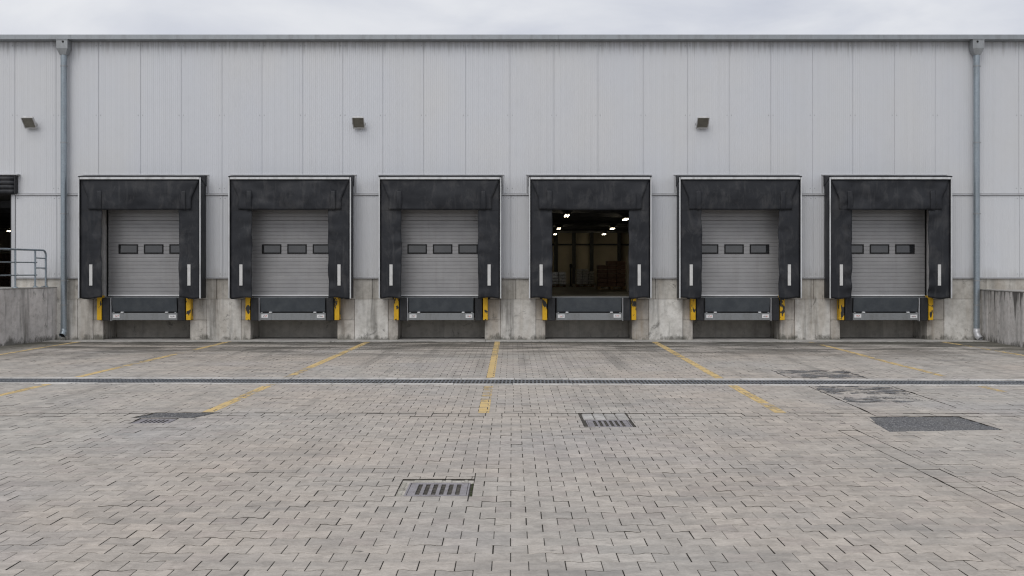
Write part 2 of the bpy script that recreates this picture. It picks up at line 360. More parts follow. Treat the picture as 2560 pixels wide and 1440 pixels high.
M = dict(
    paver1=m_paver('paver_concrete', True), paver=m_paver('paver_concrete_far', False),
    sand=m_plain('joint_sand', (.10, .09, .075), .95, 0, .85, 34),
    dirt=m_plain('joint_dirt', (.062, .055, .045), .95, 0, .5, 20),
    plinth=m_concrete('plinth_concrete', (.73, .715, .68), (.51, .495, .46), .6, .3),
    strip=m_concrete('plinth_warm_concrete', (.60, .57, .525), (.41, .385, .345), .65, .45),
    upper=m_concrete('plinth_upper_concrete', (.60, .58, .54), (.46, .44, .40), .5, .25, False),
    retain=m_concrete('retaining_concrete', (.84, .80, .775), (.60, .575, .56), .75, 0),
    retain2=m_concrete('retaining_concrete_runs', (.74, .71, .685), (.57, .55, .53), .4, 0, True, .9),
    pit=m_concrete('pit_concrete', (.60, .57, .515), (.46, .435, .39), .35, .1, False),
    apron=m_concrete('apron_concrete', (.50, .485, .46), (.36, .35, .33), .3, 0, False),
    edging=m_concrete('edging_concrete', (.66, .64, .61), (.48, .465, .44), .35, 0, False),
    clad=m_clad(), trim=m_metal('trim_grey', (.50, .505, .52), .45, .3, .05, .25),
    gutter=m_metal('gutter_zinc', (.33, .35, .365), .42, .6, .2, .35),
    galv=m_metal('galvanised_steel', (.34, .39, .425), .38, .7, .4, .3),
    galvd=m_metal('galvanised_dull', (.34, .355, .365), .5, .45, .25, .4),
    beam=m_metal('weathered_beam', (.25, .26, .265), .5, .4, .2, .5),
    white=m_metal('white_trim', (.60, .61, .62), .45, .1, .02, .55),
    rail=m_plain('bright_aluminium', (.85, .85, .85), .35, 0, .1, 6), tarp=m_tarp(), rubber=m_plain('black_rubber', (.022, .023, .026), .6, 0, .3, 9, .35, (.07, .07, .07), .4),
    guard=m_guard(), checker=m_checker(), door=m_door(), glass=m_glass(),
    frame=m_plain('black_plastic', (.012, .012, .013), .5, 0, .2, 8, .25),
    jamb=m_plain('door_jamb', (.52, .51, .50), .5, .1, .3, 5, .4, (.1, .09, .08), .5),
    refl=m_plain('reflective_strip', (.62, .62, .61), .35, 0, .12, 9, .5, (.35, .34, .33), .4),
    sticker=m_plain('sticker_white', (.72, .72, .72), .4, 0, .1, 12), red=m_plain('sticker_red', (.55, .09, .05), .4, 0, .2, 12),
    ink=m_plain('sticker_ink', (.12, .11, .12), .4, 0, .2, 12),
    iron=m_plain('cast_iron', (.36, .34, .355), .5, .35, .35, 9, .45, (.12, .085, .06), .5),
    irond=m_plain('drain_iron', (.23, .245, .265), .45, .5, .3, 8, .5, (.14, .12, .11), .45),
    rust=m_plain('rusty_bar', (.06, .045, .038), .8, .2, .4, 9), black=m_plain('drain_dark', (.012, .011, .011), .95), asph=m_asphalt('asphalt_patch', .185), asphd=m_asphalt('old_asphalt', .15), asphthin=m_asphalt('thin_asphalt', .24, True),
    paint=m_paint(), dark_steel=m_plain('dark_steel', (.035, .036, .038), .5, .3, .3, 6),
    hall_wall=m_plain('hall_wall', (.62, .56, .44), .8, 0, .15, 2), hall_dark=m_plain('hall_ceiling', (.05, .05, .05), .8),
    hall_floor=m_plain('hall_floor', (.10, .095, .08), .5, 0, .3, 1.2), column=m_plain('hall_column', (.075, .078, .085), .6, .2),
    tube=m_emit('lamp_tube', (1.0, .86, .60), 11.0), lampbox=m_plain('lamp_housing', (.5, .5, .48), .5),
    box_a=m_plain('shrink_wrapped_goods', (.88, .84, .72), .2, 0, .5, 14, 1.0), box_b=m_plain('brown_crate', (.17, .10, .07), .6, 0, .35, 8),
    wood=m_plain('pallet_wood', (.30, .20, .11), .8, 0, .35, 10), lightglass=m_plain('lamp_glass', (.20, .19, .16), .12, 0, .3, 9, .6),
    lampgrey=m_plain('lamp_aluminium', (.62, .62, .62), .4, .2, .25, 8), ground=m_plain('yard_ground', (.30, .285, .265), .9, 0, .25, .6),
    mortar=m_concrete('mortar_bed', (.55, .53, .48), (.30, .29, .25), .4, 0, False), moss=m_plain('moss', (.05, .06, .022), .9, 0, .4, 30),
)

YW = 26.29                       # plane of the cladding
def G(px, py):
    Y = EYE * F / (py - 672.0); return ((px - 1280.0) * Y / F, Y)
XC = [0.08 + 3.84 * (i - 2.5) for i in range(6)]
ORD = ['leftmost', 'second from the left', 'third from the left', 'fourth from the left', 'fifth from the left', 'rightmost']

# ================================================================== ground and paving
g = MB(); g.box(-600, 600, -500, 900, -.6, -.05)
kind(obj('ground', g, M['ground']), 'structure')
g = MB(); g.box(-13.0, 13.0, 3.2, 25.9, -.045, -.014)
paving = kind(obj('paving', g, M['sand']), 'structure')

def clip(poly, nx, ny, d):        # keep nx*x+ny*y <= d
    out = []; n = len(poly)
    for i in range(n):
        a = poly[i]; b = poly[(i+1) % n]
        da = nx*a[0] + ny*a[1] - d; db = nx*b[0] + ny*b[1] - d
        if da <= 0: out.append(a)
        if da * db < 0:
            t = da / (da - db); out.append((a[0] + (b[0]-a[0])*t, a[1] + (b[1]-a[1])*t))
    return out
def area(p): return .5 * sum(p[i][0]*p[(i+1) % len(p)][1] - p[(i+1) % len(p)][0]*p[i][1] for i in range(len(p)))
def edges(poly):
    if area(poly) < 0: poly = poly[::-1]
    e = []
    for i in range(len(poly)):
        a = poly[i]; b = poly[(i+1) % len(poly)]; nx, ny = b[1]-a[1], a[0]-b[0]; L = math.hypot(nx, ny)
        if L > 1e-9: e.append((nx/L, ny/L, (nx*a[0] + ny*a[1]) / L))
    return e
def subtract(poly, hole):
    out = []; rest = poly
    for nx, ny, d in hole[1]:
        o = clip(rest, -nx, -ny, -d)
        if len(o) > 2 and abs(area(o)) > 4e-4: out.append(o)
        rest = clip(rest, nx, ny, d)
        if len(rest) < 3: break
    return out
def intersect(poly, es):
    for nx, ny, d in es:
        poly = clip(poly, nx, ny, d)
        if len(poly) < 3: return None
    return poly if abs(area(poly)) > 2e-5 else None
def mkhole(poly):
    xs = [p[0] for p in poly]; ys = [p[1] for p in poly]
    return ((min(xs), max(xs), min(ys), max(ys)), edges(poly))
def rect(x0, x1, y0, y1): return [(x0, y0), (x1, y0), (x1, y1), (x0, y1)]

TR = math.tan(R(-1.19)); TY = 16.585
def trench_quad(y0, y1): return [(-13, y0 - 13*TR), (13, y0 + 13*TR), (13, y1 + 13*TR), (-13, y1 - 13*TR)]
asph_poly = [(4.22, 11.47), (5.66, 11.64), (5.62, 12.70), (4.42, 12.66), (4.36, 12.1)]
GR1 = (-.885, -.36, 8.255, 8.765); GR2 = (.90, 1.42, 11.86, 12.42); GR3 = (-4.58, -4.14, 12.12, 12.50)
HOLES = [mkhole(p) for p in (
    trench_quad(16.09, 17.08), asph_poly,
    rect(GR1[0]-.075, GR1[1]+.03, GR1[2]-.012, GR1[3]+.15), rect(GR2[0]-.05, GR2[1]+.04, GR2[2]-.02, 12.95), rect(GR3[0]-.02, GR3[1]+.02, GR3[2]-.02, GR3[3]+.02),
    [(-4.75, 12.56), (-3.95, 12.56), (-3.78, 13.02), (-4.6, 13.03)],
    rect(.66, 1.56, 11.262, 11.285), [(3.745, 5), (3.965, 5), (3.965, 11.6), (3.745, 11.6)],
    [(4.60, 13.0), (4.62, 13.0), (4.76, 18.5), (4.74, 18.5)], [(5.93, 13.5), (5.95, 13.5), (6.06, 18.5), (6.04, 18.5)], rect(4.75, 6.05, 18.48, 18.50),
    [(-5.6, 12.33), (-4.62, 12.33), (-4.62, 12.345), (-5.6, 12.345)], [(2.1, 12.50), (3.6, 12.42), (3.6, 12.435), (2.1, 12.515)],
)]
LINES = [
    ([(-11.02, 25.7), (-11.12, 17.0)], .12, .30, 'yellow painted bay line nearest the left ramp wall'),
    ([(-7.20, 25.7), (-7.55, 13.1)], .14, .36, 'thin yellow bay line between leftmost and second dock'),
    ([(-3.66, 25.6), (-3.93, 13.0)], .15, .40, 'patchy yellow bay line between second and third dock'),
    ([(-.375, 25.7), (-.365, 12.98)], .14, .30, 'yellow bay line running straight at the viewer'),
    ([(3.62, 25.6), (3.46, 13.0)], .15, .38, 'yellow bay line right of the open dock'),
    ([(7.57, 25.6), (7.40, 15.2)], .13, .50, 'worn yellow bay line between fifth and rightmost dock'),
    ([(10.93, 25.6), (10.98, 18.0)], .12, .48, 'broken yellow bay line nearest the right ramp wall'),
]
def line_es(pts, wd):
    (x0, y0), (x1, y1) = pts; dx_, dy_ = x1-x0, y1-y0; L = math.hypot(dx_, dy_); nx, ny = -dy_/L*wd/2, dx_/L*wd/2
    return edges([(x0+nx, y0+ny), (x1+nx, y1+ny), (x1-nx, y1-ny), (x0-nx, y0-ny)])
LES = [(min(a[0], b[0])-.2, max(a[0], b[0])+.2, line_es((a, b), wd)) for (a, b), wd, _, _ in LINES]
paint = [([], [], []) for _ in LINES]

rng = random.Random(7)
PL, PR, WA = .230, .186, .0120        # stone length, row pitch, wave
def wave_edge(sign, L, up):           # profile along x of one long side
    q = L/4; r_ = .020
    pts = [(-L/2, 1), (-q-r_, 1), (-q+r_, -1), (q-r_, -1), (q+r_, 1), (L/2, 1)]
    return [(x, sign*(PR/2 + WA*s_)) for x, s_ in pts]
BASE_POLY = wave_edge(-1, PL, 0) + wave_edge(1, PL, 0)[::-1]
far_mb_v, far_mb_f, far_tone = [], [], []
near_list = []
def undul(x, y): return .007 * mnoise.noise(Vector((x*.45, y*.45, 3.1))) + .003 * mnoise.noise(Vector((x*1.7, y*1.7, 9.1)))
def stone(poly, gx, gy, near):
    xs = [p[0] for p in poly]; ys = [p[1] for p in poly]
    x0, x1, y0, y1 = min(xs), max(xs), min(ys), max(ys); w_, h_ = x1-x0, y1-y0
    if w_ < .018 or h_ < .018: return
    if area(poly) < 0: poly = poly[::-1]
    cx, cy = (x0+x1)/2, (y0+y1)/2
    jx, jy = rng.uniform(-.0012, .0012), rng.uniform(-.0012, .0012)
    gx *= rng.uniform(.65, 1.5); gy *= rng.uniform(.3, 1.9)
    zt = undul(cx, cy) + rng.gauss(0, .0012); tx, ty = rng.gauss(0, .006), rng.gauss(0, .006)
    def zz(x, y, d=0): return zt + tx*(x-cx) + ty*(y-cy) - d
    def sc(g1, g2): return [(cx + jx + (x-cx)*(1-2*g1/w_), cy + jy + (y-cy)*(1-2*g2/h_)) for x, y in poly]
    top = sc(gx + .003, gy + .0025); mid = sc(gx, gy); n = len(poly)
    V = [(x, y, zz(x, y)) for x, y in top] + [(x, y, zz(x, y, .0025)) for x, y in mid]
    f = [tuple(range(n))] + [(i, n+i, n+(i+1) % n, (i+1) % n) for i in range(n)]
    V += [(x, y, -.02) for x, y in mid]
    f += [(n+i, 2*n+i, 2*n+(i+1) % n, n+(i+1) % n) for i in range(n)]
    tone = min(max(rng.gauss(.5, .22), 0), 1)
    near_list.append((cy, cx, V, f, tone, n)) if near else far_add(V, f, tone, n)
    for k, (xa, xb, es) in enumerate(LES):
        if cx > xa - .2 and cx < xb + .2:
            q = intersect(top, es)
            if q:
                pv, pf, pw = paint[k]; o = len(pv)
                wear = LINES[k][2] + .10 + .5 * mnoise.noise(Vector((k*5.1, cy*.55, 1.7))) + rng.gauss(0, .12)
                if 15.9 < cy < 17.3: wear += .2
                if k == 4 and cy < 15.6: wear -= .30 if cy > 13.9 else .12
                if k == 2: wear += .16 if cy > 21.4 else (-.28 if cy > 19.0 else (.14 if cy > 17 else -.05))
                if k == 1 and cy < 16: wear -= .15
                if k == 3 and 14.2 < cy < 16.2: wear += .22
                if cy < 13.3: wear += .12
                pv += [(x, y, zz(x, y, -.0022)) for x, y in q]; pf.append(tuple(range(o, o+len(q)))); pw += [min(max(wear, 0), 1)] * len(q)
far_mi = []
def far_add(V, f, tone, n):
    o = len(far_mb_v); far_mi.extend([0]*(n+1) + [1]*n); far_mb_v.extend(V); far_mb_f.extend(tuple(i+o for i in q) for q in f); far_tone.extend([tone]*len(V))
def field(y0, y1, yoff, xoff):
    j = int((y0 - yoff) / PR) - 1
    while yoff + j*PR - PR < y1:
        cy = yoff + j*PR; off = xoff + (PL/2 if j % 2 else 0)
        hw = min(.507*cy + 2.2, 12.35)
        i = int((-hw - off)/PL) - 1
        while off + i*PL < hw + PL:
            cx = off + i*PL
            if abs(cx) < hw + PL:
                poly = [(cx+x, cy+y) for x, y in BASE_POLY]
                if cy - PR < y0: poly = clip(poly, 0, -1, -y0)
                if poly and cy + PR > y1: poly = clip(poly, 0, 1, y1)
                ps = [poly] if len(poly) > 2 else []
                for hb, he in HOLES:
                    if not (cx+PL < hb[0] or cx-PL > hb[1] or cy+PR < hb[2] or cy-PR > hb[3]):
                        ps = [q for p_ in ps for q in subtract(p_, (hb, he))]
                near = cy < 8.4 and abs(cx) < .507*cy + .05
                for p_ in ps: stone(p_, .0026, .0032 - .0018*min(max((cy-7)/7, 0), 1), near)
            i += 1
        j += 1
field(3.6, 12.70, 3.7, -.01)
field(13.0, 25.70, 13.05, .02)
def course_x(y0, y1, xa, xb, L):      # a straight course across the yard
    x = xa
    while x < xb:
        l = L * rng.choice((1, 1, 1, .62)); ps = [rect(x, min(x+l, xb), y0, y1)]
        for h in HOLES: ps = [q for p_ in ps for q in (subtract(p_, h) if not (x+l < h[0][0] or x > h[0][1] or y1 < h[0][2] or y0 > h[0][3]) else [p_])]
        for p_ in ps: stone(p_, .004, .0055, False)
        x += l
course_x(12.73, 12.955, -9.2, 9.2, .21)
y = 4.6
while y < 11.55:                      # a straight course towards the viewer
    l = rng.choice((.22, .22, .2, .34)); stone(rect(3.75, 3.96, y, min(y+l, 11.58)), .004, .003, False); y += l
near_list.sort(key=lambda q: q[0])
picked = 0
for cy, cx, V, f, tone, n in near_list:
    if cy > 6.02 and abs(cx) < .507*cy + .1 and picked < 300:
        picked += 1
        me = bpy.data.meshes.new('paver'); me.from_pydata([(x-cx, y_-cy, z) for x, y_, z in V], [], f)
        me.materials.append(M['paver1']); me.materials.append(M['dirt']); me.polygons.foreach_set('material_index', [0]*(n+1) + [1]*n)
        o = bpy.data.objects.new('paver', me); COL.objects.link(o); o.location = (cx, cy, 0); o.parent = paving
    else: far_add(V, f, tone, n)
me = bpy.data.meshes.new('paver_field'); me.from_pydata(far_mb_v, [], far_mb_f); me.materials.append(M['paver']); me.materials.append(M['dirt']); me.polygons.foreach_set('material_index', far_mi)
at = me.attributes.new('tone', 'FLOAT', 'POINT'); at.data.foreach_set('value', far_tone)
o = bpy.data.objects.new('paver_field', me); COL.objects.link(o); o.parent = paving; kind(o, 'stuff')

for k, part in [(k, part) for k in range(len(paint)) for part in (0, 1)]:
    pv0, pf0, pw0 = paint[k]; pv, pf, pw = [], [], []
    for q in pf0:
        if (sum(pv0[i][1] for i in q)/len(q) > 16.6) == (part == 0):
            o_ = len(pv); pv += [pv0[i] for i in q]; pw += [pw0[i] for i in q]; pf.append(tuple(range(o_, o_+len(q))))
    if not pf: continue
    me = bpy.data.meshes.new('painted_line'); me.from_pydata(pv, [], pf); me.materials.append(M['paint'])
    at = me.attributes.new('wear', 'FLOAT', 'POINT'); at.data.foreach_set('value', pw)
    o = bpy.data.objects.new('painted_line', me); COL.objects.link(o); tag(o, LINES[k][3] + (', behind the drain channel' if part == 0 else ', in front of the drain channel'), 'line', 'yellow bay lines on the paving')

# asphalt repairs
def patch(name, poly, z, mat, label, jit=.05, th=.03, dens=.12):
    pts = []
    for i in range(len(poly)):
        a = poly[i]; b = poly[(i+1) % len(poly)]; n = max(1, int(math.hypot(b[0]-a[0], b[1]-a[1])/dens))
        for k in range(n):
            t = k/n; pts.append((a[0]+(b[0]-a[0])*t + rng.uniform(-jit, jit), a[1]+(b[1]-a[1])*t + rng.uniform(-jit, jit)))
    mb = MB(); cx = sum(p[0] for p in pts)/len(pts); cy = sum(p[1] for p in pts)/len(pts); n = len(pts)
    V = []; rings = (1.0, .985, .80, .5, .25)
    clean = []
    for i in range(len(poly)):
        a = poly[i]; b = poly[(i+1) % len(poly)]; n_ = max(1, int(math.hypot(b[0]-a[0], b[1]-a[1])/dens))
        clean += [(a[0]+(b[0]-a[0])*k/n_, a[1]+(b[1]-a[1])*k/n_) for k in range(n_)]
    for ri, r_ in enumerate(rings):
        for x, y_ in (pts if ri < 2 else clean):
            xx, yy = cx+(x-cx)*r_, cy+(y_-cy)*r_
            V.append((xx, yy, z - (th if ri == 0 else 0) + undul(xx, yy) + (.004*mnoise.noise(Vector((xx*6, yy*6, 2))) if ri else 0)))
    V.append((cx, cy, z + undul(cx, cy)))
    fs = [(r_*n+i, r_*n+(i+1) % n, (r_+1)*n+(i+1) % n, (r_+1)*n+i) for r_ in range(len(rings)-1) for i in range(n)]
    fs += [((len(rings)-1)*n+i, (len(rings)-1)*n+(i+1) % n, len(V)-1) for i in range(n)]
    mb.add(V, fs, 0, True); return tag(obj(name, mb, mat), label, 'asphalt patch')
patch('asphalt_patch', asph_poly, -.004, M['asph'], 'large grey asphalt patch in the paving at the right', .028, .03, .05)
patch('asphalt_patch', [(4.78, 17.15), (6.0, 17.15), (6.04, 18.2), (5.3, 18.42), (4.76, 18.3)], .010, M['asphthin'], 'thin dark asphalt smear behind the drain channel at the right', .10)
patch('asphalt_patch', [(4.70, 14.95), (5.3, 15.0), (5.9, 14.85), (5.94, 15.7), (5.2, 15.9), (4.72, 15.95)], .010, M['asphthin'], 'dark asphalt smear just in front of the drain channel at the right', .09)
patch('asphalt_patch', [(4.70, 14.0), (5.3, 13.95), (5.85, 14.1), (5.6, 14.6), (4.8, 14.55)], .010, M['asphthin'], 'smallest dark asphalt smear between channel and large patch', .07)
patch('asphalt_patch', [(-4.72, 12.57), (-4.0, 12.57), (-3.8, 13.0), (-4.58, 13.01)], -.003, M['asphd'], 'dark gravelly asphalt patch behind the left yard drain', .025)

# ---- trench drain
td = thing('trench_drain', 'long slotted iron drain channel across the whole yard', 'drain', (0, TY, 0), (0, 0, R(-1.19)))
mb = MB(); mb.box(-12.5, 12.5, -.34, .34, -.25, -.20); obj('channel_bed', mb, M['black'], td)
mb = MB(); mb.box(-12.5, 12.5, -.335, -.318, -.2, -.004); mb.box(-12.5, 12.5, .318, .335, -.2, -.004); obj('channel_side', mb, M['galvd'], td)
mb = MB()
PG = .504
for j in (-1, 0, 1):
    yy = j*.285; hw = .030 if j else .022
    mb.box(-PG/2+.002, PG/2-.002, yy-hw, yy+hw, -.008, -.002 if j else -.004, 0, .001)
    mb.box(-PG/2+.002, PG/2-.002, yy-hw+.002, yy+hw-.002, -.19, -.008, 1)
for k in range(9):
    xx = -PG/2 + k*PG/8; a = .0135
    x0, x1 = max(xx-a, -PG/2+.002), min(xx+a, PG/2-.002)
    mb.box(x0, x1, -.256, -.022, -.034, -.0035, 0, .002); mb.box(x0, x1, .022, .256, -.034, -.0035, 0, .002)
gm = mb.mesh('grate'); gm.materials.append(M['irond']); gm.materials.append(M['black'])
for k in range(-19, 20):
    o = bpy.data.objects.new('grate', gm); COL.objects.link(o); o.parent = td; o.location = (k*PG + .03, 0, rng.uniform(-.003, .002)); o.rotation_euler = (rng.gauss(0, .002), 0, 0)
for sgn, y0, y1 in ((1, .338, .480), (-1, -.480, -.338)):
    x = -9.6
    while x < 9.6:
        l = rng.uniform(.85, 1.1); mb = MB(); zt = rng.uniform(.008, .013)
        mb.box(x+.004, x+l-.004, y0, y1, -.1, zt, 0, .006); obj('edging_stone', mb, M['edging'], td); x += l

# ---- square yard drains
def yard_drain(box, label, cross):
    x0, x1, y0, y1 = box; cx, cy = (x0+x1)/2, (y0+y1)/2; hw, hd = (x1-x0)/2, (y1-y0)/2
    t = thing('yard_drain', label, 'drain grate', (cx, cy, 0), group='square drains in the yard')
    mb = MB(); mb.box(-hw, hw, -hd, hd, -.22, -.16); obj('sump', mb, M['black'], t)
    mb = MB(); b = .014
    mb.box(-hw, hw, -hd, -hd+b, -.16, -.002); mb.box(-hw, hw, hd-b, hd, -.16, -.002); mb.box(-hw, -hw+b, -hd+b, hd-b, -.16, -.002); mb.box(hw-b, hw, -hd+b, hd-b, -.16, -.002)
    obj('frame', mb, M['iron'], t)
    mb = MB(); e = b + .004; fw = .048
    mb.box(-hw+e, hw-e, -hd+e, -hd+fw, -.012, -.003, 0, .002); mb.box(-hw+e, hw-e, hd-fw, hd-e, -.012, -.003, 0, .002)
    W_ = 2*hw - 2*e; pitch = (W_ - .055) / 6.35; sl = pitch*.56; xx = -hw + e
    bars = [(-hw+e, -hw+e+.065)]
    a = -hw + e + .065
    pitch = (W_ - .13 + .038) / 6; sl = pitch*.55
    for k in range(6):
        s0 = a + k*pitch; bars.append((s0+sl, s0+pitch if k < 5 else hw-e))
    for p0, p1 in bars: mb.box(p0, p1, -hd+fw, hd-fw, -.012, -.003, 0, .002)
    mb.box(-hw+e, hw-e, hd-fw+.003, hd-e, -.15, -.013, 1); mb.box(-hw+e, -hw+e+.06, -hd+fw, hd-fw, -.15, -.013, 1); mb.box(hw-e-.035, hw-e, -hd+fw, hd-fw, -.15, -.013, 1)
    obj('grate', mb, [M['iron'], M['black']], t)
    for k in range(cross):
        yy = -hd+fw + (k+1)*(2*hd-2*fw)/(cross+1); mb = MB(); mb.box(-hw+e, hw-e, yy-.006, yy+.006, -.055, -.024, 0, .003); obj('cross_bar', mb, M['rust'], t)
    return t
d1 = yard_drain(GR1, 'nearest square iron yard drain with broken mortar around it', 6)
d2 = yard_drain(GR2, 'square iron yard drain right of centre below four pale stones', 4)
d3 = yard_drain(GR3, 'square iron yard drain at the left beside a dark gravel patch', 0)
mb = MB(); mb.box(-.335, -.2635, -.262, .385, -.03, -.0125); mb.box(-.2635, .288, .2565, .385, -.03, -.0125); obj('mortar_bed', mb, M['pit'], d1)
for (x0, x1, y0, y1) in ((-.86, -.60, .285, .355), (-.585, -.52, .285, .36), (-.335-.16, -.43, .285, .33), (-.42, -.235-.14, .29, .36)):
    mb = MB(); mb.box(x0+.62, x1+.62, y0, y1, -.03, .002, 0, .012); obj('mortar_lump', mb, M['mortar'], d1)
for k in range(9):
    yy = -.22 + k*.058; mb = MB(); s_ = rng.uniform(.022, .036)
    mb.box(-.30-s_ - .005, -.30+s_*.6, yy-s_*.8, yy+s_*.7, -.03, rng.uniform(-.008, .006), 0, .014); obj('mortar_lump', mb, M['mortar'], d1)
for k in range(7):
    yy = -.24 + k*.075; mb = MB(); s_ = rng.uniform(.012, .02); mb.box(.272, .272+s_*1.3, yy-s_*1.6, yy+s_*1.6, -.03, rng.uniform(-.010, -.002), 0, .008); obj('mortar_lump', mb, M['moss'], d1)
for k in range(4):
    mb = MB(); x0 = -.275 + k*.142; mb.box(x0+.004, x0+.138, .30, .79, -.05, rng.uniform(.0, .006), 0, .012); obj('pale_stone', mb, M['apron'], d2)

# ---- concrete apron under the docks
mb = MB()
x = -12.2
while x < 12.2: mb.box(x+.004, x+3.84-.004, 25.72, 27.3, -.05, .008, 0, .006); x += 3.84
apron = kind(obj('concrete_apron', mb, M['apron']), 'structure')

# ================================================================== warehouse building
B = thing('warehouse_building', 'long pale grey clad warehouse on a concrete plinth', 'building', (0, YW, 0))
def wx(px): return (px - 1280.0) / F * YW
seams = [37,140,246,351,453,555,655,757,857,957,1059,1164,1275,1385,1495,1608,1719,1823,1927,2031,2132,2236,2338,2440,2547]
sx_ = [wx(q) for q in seams]
while sx_[0] > -23.6: sx_.insert(0, sx_[0]-1.075)
while sx_[-1] < 16.4: sx_.append(sx_[-1]+1.075)
def panel(x0, x1, z0, z1, screws=(), name='wall_panel'):
    mb = MB(); g_ = .0035; a, b = x0+g_, x1-g_; W_ = b-a
    prof = [(a, .06), (a, .006), (a+.006, 0)]
    n = max(1, int(round(W_/.052)))
    for k in range(n):
        c = a + (k+.5)*W_/n; d = .0022 if k % 3 else .0034
        prof += [(c-.011, 0), (c-.006, d), (c+.006, d), (c+.011, 0)]
    prof += [(b-.006, 0), (b, .006), (b, .014), (b+.0065, .014), (b+.0065, .06)]
    m_ = len(prof); V = [(x, y_, z0) for x, y_ in prof] + [(x, y_, z1) for x, y_ in prof]
    mb.add(V, [(i, i+1, m_+i+1, m_+i) for i in range(m_-1)] + [tuple(range(m_))[::-1], tuple(range(m_, 2*m_))])
    for zz in screws:
        for xx in (a+.055, b-.055): mb.box(xx-.009, xx+.009, -.006, .001, zz-.009, zz+.009, 1)
    return obj(name, mb, [M['clad'], M['galvd']], B)
for a, b in zip(sx_[:-1], sx_[1:]): panel(a, b, 3.82, 7.80, (5.855, 3.95, 7.66))
OH = 1.27
def split(a, b, cuts):
    q = [a] + [c for c in cuts if a+.08 < c < b-.08] + [b]; return list(zip(q[:-1], q[1:]))
gaps = [(-24.0, -16.0), (-12.93, XC[0]-OH)] + [(XC[i]+OH, XC[i+1]-OH) for i in range(5)] + [(XC[5]+OH, 16.5)]
for a, b in gaps:
    for p0, p1 in split(a, b, [q+.02 for q in sx_]): panel(p0, p1, 1.635, 3.765, (1.72, 3.69))
    mb = MB(); mb.box(a, b, -.035, .05, 3.770, 3.812, 0, .004); obj('cladding_trim', mb, M['trim'], B)
    mb = MB(); mb.box(a, b, -.045, .05, 1.600, 1.630, 0, .004); obj('base_flashing', mb, M['trim'], B)
    mb = MB(); mb.box(a, b, .062, .30, 1.60, 3.82); obj('light_stop_backing', mb, M['hall_dark'], B)  # unseen backing behind the panels, added to stop light leaking in
mb = MB(); mb.box(-24, 16.5, .062, .30, 3.82, 7.75); obj('light_stop_backing', mb, M['hall_dark'], B)  # same added backing behind the upper panels, keeps daylight out
# plinth
def block(x0, x1, z0, z1, mat, y0=.012, y1=.95, c=.006): 
    mb = MB(); mb.box(x0+.004, x1-.004, y0, y1, z0, z1, 0, c); return obj('plinth_block', mb, mat, B)
RH = 1.128
for k in range(7):
    a = XC[k-1]+RH if k else -12.6; b = XC[k]-RH if k < 6 else 12.75
    ua = XC[k-1]+OH if k else -12.93; ub = XC[k]-OH if k < 6 else 16.5
    if k in (0, 6):
        for p0, p1 in split(ua, ub, [-12.1, -11.3] if k == 0 else [11.35, 12.35]): block(p0, p1, 1.066, 1.598, M['upper'])
        if k == 0: lo = [(a, -11.32, 'plinth'), (-11.32, b-.27, 'plinth'), (b-.27, b, 'strip')]
        else: lo = [(a, a+.45, 'strip'), (a+.45, b, 'plinth')]
    else:
        mid = (a+b)/2 + (-.1, .12, .02, -.18, .1)[k-1]
        for p0, p1 in ((ua, mid), (mid, ub)): block(p0, p1, 1.066, 1.598, M['upper'])
        wl = (.44, .45, .42, .44, .40)[k-1]; wr = (.25, .26, .25, .26, .26)[k-1]
        lo = [(a, a+wl, 'strip'), (a+wl, b-wr, 'plinth'), (b-wr, b, 'strip')]
    for p0, p1, mt in lo:
        if mt == 'strip' and p1-p0 > .2:
            block(p0, p1, -.05, .515, M[mt], .016); block(p0, p1, .522, 1.060, M[mt], .03)
        else: block(p0, p1, -.05, 1.060, M[mt])
mb = MB(); mb.box(-24, 16.5, .96, 1.1, -.05, 1.06); obj('pit_wall', mb, M['pit'], B)
mb = MB(); mb.box(-24, -12.6, .012, .9, -.05, 1.06); mb.box(12.75, 17, .012, .9, -.05, 1.06); obj('plinth_core', mb, M['pit'], B)
for i, xc in enumerate(XC):
    mb = MB(); mb.box(xc-RH, xc+RH, .02, .95, .58, .70); obj('pit_ceiling', mb, M['dark_steel'], B)
# gutter along the eaves
gx = -24.0
while gx < 16.5:
    mb = MB(); x1 = gx + 4.2
    prof = [(.05, 7.905), (-.215, 7.905), (-.225, 7.895), (-.225, 7.815), (-.24, 7.81), (-.24, 7.782), (-.205, 7.775), (-.16, 7.765), (.05, 7.765)]
    V = [(gx, y_, z) for y_, z in prof] + [(x1-.004, y_, z) for y_, z in prof]; n = len(prof)
    mb.add(V, [(i, (i+1) % n, n+(i+1) % n, n+i) for i in range(n)] + [tuple(range(n)), tuple(range(n, 2*n))[::-1]])
    obj('gutter', mb, M['gutter'], B); gx = x1
mb = MB(); mb.box(-24, 16.5, .05, 26, 7.80, 7.88); obj('roof', mb, M['galvd'], B)
mb = MB(); mb.box(-24.1, -24, .06, 26, 0, 7.8); mb.box(16.5, 16.6, .06, 26, 0, 7.8); mb.box(-24, 16.5, 25.9, 26, 0, 7.8); obj('outer_wall', mb, M['clad'], B)
